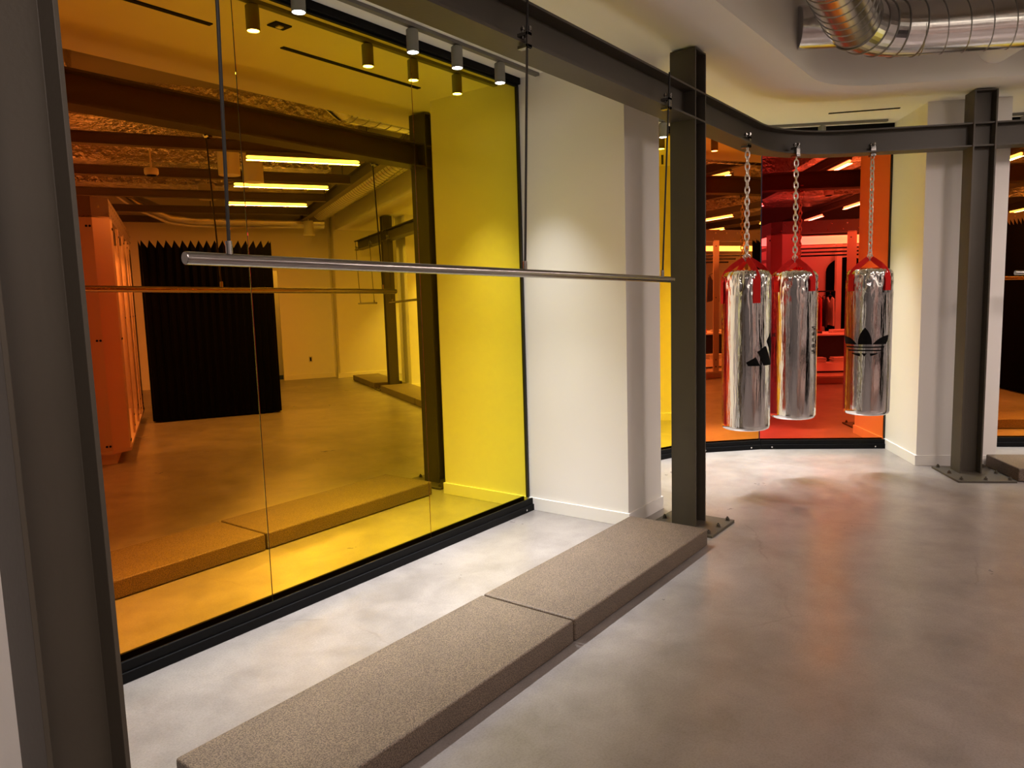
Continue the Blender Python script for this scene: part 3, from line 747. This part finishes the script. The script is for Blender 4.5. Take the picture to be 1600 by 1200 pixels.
# small spiral duct crossing near the far wall
t = thing('branch_duct', 'round metal duct on hangers crossing near the far end wall', 'duct', W3(9.2, 2.8, 3.0))
m = MB(MW); m.tube([(8.55, 2.0, 3.62), (8.9, 2.4, 3.32), (9.15, 2.9, 3.12), (9.3, 3.3, 3.08), (9.3, 5.6, 3.08)], .13, 28); m.build('run', 'galvanised', t, smooth=True)
MB(MW).tube([(9.3, 3.6, 3.2), (9.3, 3.6, DECK)], .006, 8).build('hanger', 'rod_black', t)
# drum pendants, speaker, sensor, small orange tube
def drum(tt, nn, z, R, hh, label):
    c = W2(tt, nn); t = thing('drum_pendant', label, 'pendant', (c.x, c.y, z))
    m = MB(); m.lathe([(R-.006, z), (R, z), (R, z+hh), (0, z+hh), (0, z+hh-.01), (R-.006, z+hh-.01)], c.x, c.y, 40); m.build('shade', 'white_plastic', t, smooth=True, autosmooth=30)
    MB().cyl(c.x, c.y, z+.02, z+.028, R-.008, 40).build('diffuser', 'booth_panel', t)
    MB().cyl(c.x, c.y, z+hh, DECK, .01, 10).build('stem', 'white_plastic', t)
drum(4.28, 3.60, 3.07, .125, .55, 'large white drum pendant, lower one of the pair in the amber reflection')
drum(4.62, 3.90, 3.05, .125, .55, 'large white drum pendant, upper one of the pair in the amber reflection')
drum(6.85, 3.45, 3.12, .12, .22, 'white drum pendant far back near the far end wall')
c = W2(3.42, 2.77); t = thing('pendant_sensor', 'small round white sensor hanging on a rod, at the left of the amber reflection', 'sensor', (c.x, c.y, 2.90))
MB().lathe([(0, 2.90), (.055, 2.90), (.062, 2.905), (.07, 2.915), (.07, 2.96), (.06, 2.972), (0, 2.972)], c.x, c.y).build('housing', 'white_plastic', t, smooth=True)
MB().lathe([(0, 2.885), (.04, 2.888), (.052, 2.90), (0, 2.90)], c.x, c.y).build('lens', 'black_metal', t, smooth=True)
MB().cyl(c.x, c.y, 2.972, 3.40, .009, 10).build('rod', 'white_plastic', t)
c = W2(8.9, 5.25); t = thing('pendant_speaker', 'white cylindrical speaker hanging below the end of the girder', 'speaker', (c.x, c.y, 2.78))
MB().lathe([(0, 2.78), (.10, 2.78), (.11, 2.80), (.085, 2.86), (.085, 3.05), (0, 3.06)], c.x, c.y).build('housing', 'white_plastic', t, smooth=True, autosmooth=30)
MB().cyl(c.x, c.y, 3.05, DECK, .008, 10).build('rod', 'white_plastic', t)
c = W2(5.0, 3.60); t = thing('pendant_tube', 'slim orange glowing tube hanging from a dark cap', 'pendant', (c.x, c.y, 2.5))
MB().cyl(c.x, c.y, 2.50, 2.64, .012, 12).build('tube', 'orange_light', t); MB().cyl(c.x, c.y, 2.64, 2.70, .017, 12).build('cap', 'black_metal', t); MB().cyl(c.x, c.y, 2.70, DECK, .004, 8).build('cable', 'rod_black', t)

# ------------------------------------------------------------------ black pleated enclosure
def pleated():
    t0, t1, n0, n1, rc = 5.45, 7.3, 2.52, 4.15, .28
    base = W2((t0+t1)/2, (n0+n1)/2)
    path = []
    def arc(ct, cn, a0, a1, k=6): return [(ct+rc*math.cos(a0+(a1-a0)*i/k), cn+rc*math.sin(a0+(a1-a0)*i/k)) for i in range(k+1)]
    loop = arc(t1-rc, n0+rc, -PI/2, 0) + arc(t1-rc, n1-rc, 0, PI/2) + [(t0, n1)] + [(t0, n0)] + [(t1-rc, n0)]
    per = []; pts = [Vector(p) for p in loop]
    for a, b in zip(pts[:-1], pts[1:]):
        L = (b-a).length
        if L < 1e-4: continue
        per.append((a, b, L))
    tot = sum(x[2] for x in per); cnt = int(tot/.0485/2)*2
    ring = []; d = tot/cnt
    for i in range(cnt):
        s = i*d
        for a, b, L in per:
            if s <= L: p = a.lerp(b, s/L); q = (b-a).normalized(); break
            s -= L
        nn = Vector((-q.y, q.x)); out = -1 if True else 1
        ring.append((p, nn, i % 2))
    cen = Vector(((t0+t1)/2, (n0+n1)/2)); rb, rt = [], []
    for p, nn, odd in ring:
        o = (p-cen).normalized(); off = .018 if odd else -.018
        q = p+o*off; rb.append((q.x, q.y, .02)); rt.append((q.x, q.y, 2.30+(.10 if odd else 0)))
    m = MB(MW); n = len(rb); m.add(rb+rt, [(i, (i+1) % n, n+(i+1) % n, n+i) for i in range(n)])
    # roof a little below the serrated rim
    m.add([(x, y, 2.20) for x, y, z in rb], [tuple(range(n))])
    t = thing('pleated_booth', 'black pleated enclosure with a saw-tooth rim, seen as a black block in the reflection', 'booth', (base.x, base.y, 0))
    m.build('curtain', 'black_vinyl', t); MB(MW).box(t0+.1, t1-.1, n0+.1, n1-.1, 0, .03).build('floor_rail', 'black_metal', t)
pleated()

# ------------------------------------------------------------------ steel display booth
t0, t1, n0, n1 = 2.72, 6.20, -1.0, 2.38
c = W2((t0+t1)/2, (n0+n1)/2)
bt = thing('display_booth', 'large sheet-metal display booth with bolted corner posts and an open side', 'booth', (c.x, c.y, 0))
MB(MW).box(t0+.08, t1-.05, n0+.08, n1-.12, 0, .11).build('plinth', 'booth_panel', bt)
MB(MW).prism([(t0-.01, n0-.02), (t1+.02, n0-.02), (t1+.02, n1+.01), (t0+.15, n1+.01), (t0-.01, n1-.15)], .11, .14).build('deck', 'sheet_metal', bt, bevel=.002)
m = MB(MW)
for (a, b, cc, d) in ((t0+.14, t1, n1-.05, n1), (t0, t1, n0, n0+.05), (t0, t0+.05, n0+.05, n1-.14), (t1-.05, t1, n0+.05, n1-.05)): m.box(a, b, cc, d, 2.38, 2.576)
m.prism([(t0, n1-.14), (t0+.14, n1), (t0+.14, n1-.05), (t0+.05, n1-.14)], 2.38, 2.576)
bo = m.build('top_beam', 'joist_dark', bt)
for k in range(16):
    for r_ in range(2):
        q = MB(MW); tt = t0+.12+k*.235+(.06 if r_ else 0); q.tube([(tt, n1-.003, 2.43+.09*r_), (tt, n1+.004, 2.43+.09*r_)], .012, 10); q.build('bolt', 'chrome', bo)
for k in range(8):
    q = MB(MW); nn = n1-.08-k*.2; q.tube([(t0+.003, nn, 2.48), (t0-.004, nn, 2.48)], .012, 10); q.build('bolt', 'chrome', bo)
m = MB(MW).prism([(t0, n1-.40), (t0, n1-.14), (t0+.14, n1), (t0+.42, n1), (t0+.42, n1-.02), (t0+.148, n1-.02), (t0+.02, n1-.148), (t0+.02, n1-.40)], .14, 2.40)
o = m.build('corner_post', 'sheet_metal', bt, bevel=.002)
for z in (.19, 1.22, 2.30):
    for dx in (.05, .08, .15, .22):
        p = (t0-.001, n1-.14-dx+.03) if dx < .1 else (t0+.14+dx, n1+.001)
        q = MB(MW); e_ = (-.007, 0) if dx < .1 else (0, .007); q.tube([(p[0], p[1], z), (p[0]+e_[0], p[1]+e_[1], z)], .011, 8); q.build('bolt', 'black_metal', o)
for (pt, pn, w1, w2) in ((t1, n1, -.30, .30), (3.85, n1, .14, 0), (4.74, n1, .12, 0), (5.40, n1, .10, 0)):
    m = MB(MW)
    a, b = sorted((pt, pt+w1)); m.box(a, b, pn-.02, pn, .14, 2.40)
    if w2: m.box(*(sorted((pt, pt+math.copysign(.02, w1)))), pn-w2, pn, .14, 2.40); m.box(a+.02 if w1 > 0 else a, b if w1 > 0 else b-.02, pn-.07, pn-.05, .14, 2.40)
    o = m.build('corner_post', 'sheet_metal', bt, bevel=.002)
    for z in (.22, .34, 1.42, 2.30):
        for dx in ((.06, .12) if w2 else (.05,)):
            q = MB(MW); x = a+dx; q.tube([(x, pn-.001, z), (x, pn+.006, z)], .010, 8); q.build('bolt', 'black_metal', o)
m = MB(MW); m.box(t0, t0+.03, n0, n1-.42, .14, 1.05)
for k in range(6): m.box(t0, t0+.03, n0, n1-.42, 1.20+k*.19, 1.25+k*.19)
m.build('end_panel', 'booth_panel', bt)
MB(MW).box(t0, t1, n0+.05, n0+.08, .14, 2.38).build('back_panel', 'booth_panel', bt)
MB(MW).box(t0+.05, t1-.05, n0+.10, n0+.13, 2.40, 2.56).build('light_strip', 'lit_strip', bt)
MB(MW).box(t0+.3, t1-.3, n1-.32, n1-.30, 2.235, 2.325).build('light_strip', 'lit_strip', bt)
for k, (z, nn) in enumerate(((2.17, 1.9), (2.12, 1.7), (2.07, 1.5))): MB(MW).tube([(t0+.4, nn, z), (t1-.4, nn, z)], .014, 10).build('ceiling_rail', 'black_metal', bt)
for dx in (-.9, .9):  # area lights added near the lit strip to brighten the booth inside
    l = bpy.data.lights.new('booth', 'AREA'); l.shape = 'RECTANGLE'; l.size = 1.5; l.size_y = .08; l.energy = 16; l.color = (1, .82, .70)
    o = bpy.data.objects.new('booth_light', l); COL.objects.link(o); o.parent = bt; o.rotation_euler = (0, 0, A)
    q = W2((t0+t1)/2+dx, n1-.45); o.location = (q.x-bt.location.x, q.y-bt.location.y, 2.30)
# arched dark doorway panel and white post behind the opening
m = MB(MW); arch = [(4.62, .14), (5.42, .14)] + [(5.02+.4*math.cos(a), 1.85+.28*math.sin(a)) for a in [PI*i/14 for i in range(15)]]
m.add([(x, n0+.10, z) for x, z in arch]+[(x, n0+.16, z) for x, z in arch], [tuple(range(len(arch))), tuple(range(len(arch), 2*len(arch)))] + [(i, (i+1) % len(arch), len(arch)+(i+1) % len(arch), len(arch)+i) for i in range(len(arch))])
m.build('arched_niche', 'black_vinyl', bt)
MB(MW).box(4.74, 4.84, -.75, -.65, .14, 2.38).build('inner_post', 'wall_paint', bt)
# table inside
c = W2(4.2, 1.3); tb = thing('display_table', 'long low table with a dark front inside the metal booth', 'table', (c.x, c.y, .14))
MB(MW).box(2.95, 5.9, 1.0, 1.75, .74, .77).build('table_top', 'wall_paint', tb, bevel=.004)
MB(MW).box(3.02, 5.83, 1.05, 1.68, .30, .74).build('front_panel', 'mesh_black', tb)
MB(MW).box(2.95, 5.9, 1.0, 1.95, .17, .30).build('shelf', 'wall_paint', tb)
for x in (3.0, 5.8):
    for y in (1.06, 1.65): MB(MW).box(x, x+.05, y, y+.05, .14, .17).build('leg', 'black_metal', tb)
def folded(x, y, z, hh, mt, label, w_=.26, d_=.2):
    m = MB(MW); k = max(1, int(hh/.022))
    for i in range(k):
        j = random.uniform(-.008, .008); m.box(x-w_/2+j, x+w_/2+j, y-d_/2, y+d_/2, z+i*hh/k, z+(i+1)*hh/k-.003)
    c = W2(x, y); o = m.build('folded_garment', mt, bevel=.007, loc=(c.x, c.y, z)); tag(o, label, 'folded clothes', 'folded garments in the booth')
pos = ['leftmost', 'second from the left', 'third from the left', 'fourth from the left', 'fifth from the left', 'rightmost']
for i, (x, hh, mt) in enumerate(((3.2, .05, 'pale_cloth'), (3.62, .035, 'dark_cloth'), (4.05, .06, 'pale_cloth'), (4.55, .045, 'pale_cloth'), (5.1, .07, 'red_cloth'), (5.6, .04, 'pale_cloth'))):
    folded(x, 1.5, .77, hh, mt, 'folded garment lying on the booth table, %s' % pos[i])
for i, (x, mt) in enumerate(((3.15, 'pale_cloth'), (3.55, 'pale_cloth'), (4.0, 'pale_cloth'), (4.6, 'pale_cloth'), (5.2, 'pale_cloth'), (5.65, 'red_cloth'))):
    folded(x, 1.82, .30, .09, mt, 'folded garment on the shelf under the booth table, %s' % pos[i], .34, .2)
# hanging garments
def garment(x, y, ztop, hh, wd, mt, label, turn=0, hook=True):
    c = W3(x, y, ztop); t = thing('hanging_garment', label, 'garment', c, 'garments hanging in the booth')
    M = MW @ Matrix.Translation((x, y, ztop)) @ Matrix.Rotation(turn, 4, 'Z')
    out = [(-wd*.42, -.02), (-wd*.30, .02), (-wd*.12, -.05), (0, -.085), (wd*.12, -.05), (wd*.30, .02), (wd*.42, -.02), (wd*.5, -hh*.8), (wd*.52, -hh), (wd*.1, -hh*.97), (0, -hh*.88), (-wd*.1, -hh*.97), (-wd*.52, -hh), (-wd*.5, -hh*.8)]
    n = len(out); m = MB(M)
    vs = [(a, -.014+.006*math.sin(a*60), b) for a, b in out]+[(a, .014+.006*math.sin(a*60), b) for a, b in out]
    m.add(vs, [tuple(range(n)), tuple(range(n, 2*n))]+[(i, (i+1) % n, n+(i+1) % n, n+i) for i in range(n)])
    m.build('cloth', mt, t, bevel=.004)
    MB(M).tube([(-wd*.42, 0, .012), (-wd*.2, 0, .04), (0, 0, .055), (wd*.2, 0, .04), (wd*.42, 0, .012)], .005, 6).build('hanger', 'black_metal', t)
    if hook: MB(M).tube([(0, 0, .055), (0, 0, .09), (.012, 0, .105), (.006, 0, .122), (-.008, 0, .118)], .0025, 6).build('hook', 'chrome', t)
c = W2(3.92, .2); rk = thing('garment_rack', 'black garment rack standing inside the metal booth', 'rack', (c.x, c.y, .14))
MB(MW).tube([(3.42, .2, 1.47), (4.42, .2, 1.47)], .012, 10).build('bar', 'black_metal', rk)
for x in (3.42, 4.42): MB(MW).tube([(x, .2, .14), (x, .2, 1.47)], .012, 10).build('upright', 'black_metal', rk); MB(MW).box(x-.02, x+.02, -.05, .45, .14, .165).build('foot', 'black_metal', rk)
for i in range(9):
    garment(3.50+i*.105, .2, 1.345, .56+random.uniform(-.06, .06), .42, ('red_cloth', 'pale_cloth', 'dark_cloth')[(i*2) % 3], 'garment on the black rack, %s from the left' % ['first', 'second', 'third', 'fourth', 'fifth', 'sixth', 'seventh', 'eighth', 'ninth'][i], PI/2+.1*random.uniform(-1, 1))
garment(5.12, 1.9, 1.80, .46, .25, 'navy_cloth', 'dark navy garment hanging alone from the booth ceiling rail', 0)
c = W3(5.12, 1.9, 2.16); 
o = MB(MW).tube([(5.12, 1.9, 1.92), (5.12, 1.9, 2.06)], .002, 6).build('suspension_wire', 'rod_black'); tag(o, 'thin wire holding the lone navy garment', 'wire')

# ------------------------------------------------------------------ far wall details
c = W3(10.045, 5.32, .40); t = thing('wall_outlet', 'small dark power outlet low on the pale far wall', 'outlet', c)
MB(MW).box(10.040, 10.052, 5.285, 5.355, .34, .46).build('plate', 'booth_panel', t, bevel=.002); MB(MW).box(10.036, 10.041, 5.303, 5.337, .36, .44).build('socket', 'black_metal', t)
c = W2(10.9, 4.4); t = thing('mannequin_stand', 'red jacket on a stand in the doorway of the far wall', 'stand', (c.x, c.y, 0))
MB().lathe([(0, 0), (.16, 0), (.16, .015), (.012, .02), (.012, 1.05), (0, 1.05)], c.x, c.y).build('stand', 'chrome', t)
MB().lathe([(0, .85), (.17, .86), (.19, 1.05), (.17, 1.25), (.21, 1.42), (.19, 1.50), (.06, 1.55), (0, 1.56)], c.x, c.y).build('jacket', 'red_cloth', t, smooth=True)
l = thing('door_lamp', 'warm ceiling lamp in the room beyond the far doorway', 'ceiling light', W3(10.8, 4.4, 2.5))
MB(MW).box(10.6, 11.0, 4.0, 4.9, 2.50, 2.53).build('diffuser', 'lit_strip', l)
MB(MW).box(10.15, 11.4, 3.0, 5.6, 2.6, 2.65).build('canopy', 'ceiling_paint', l)
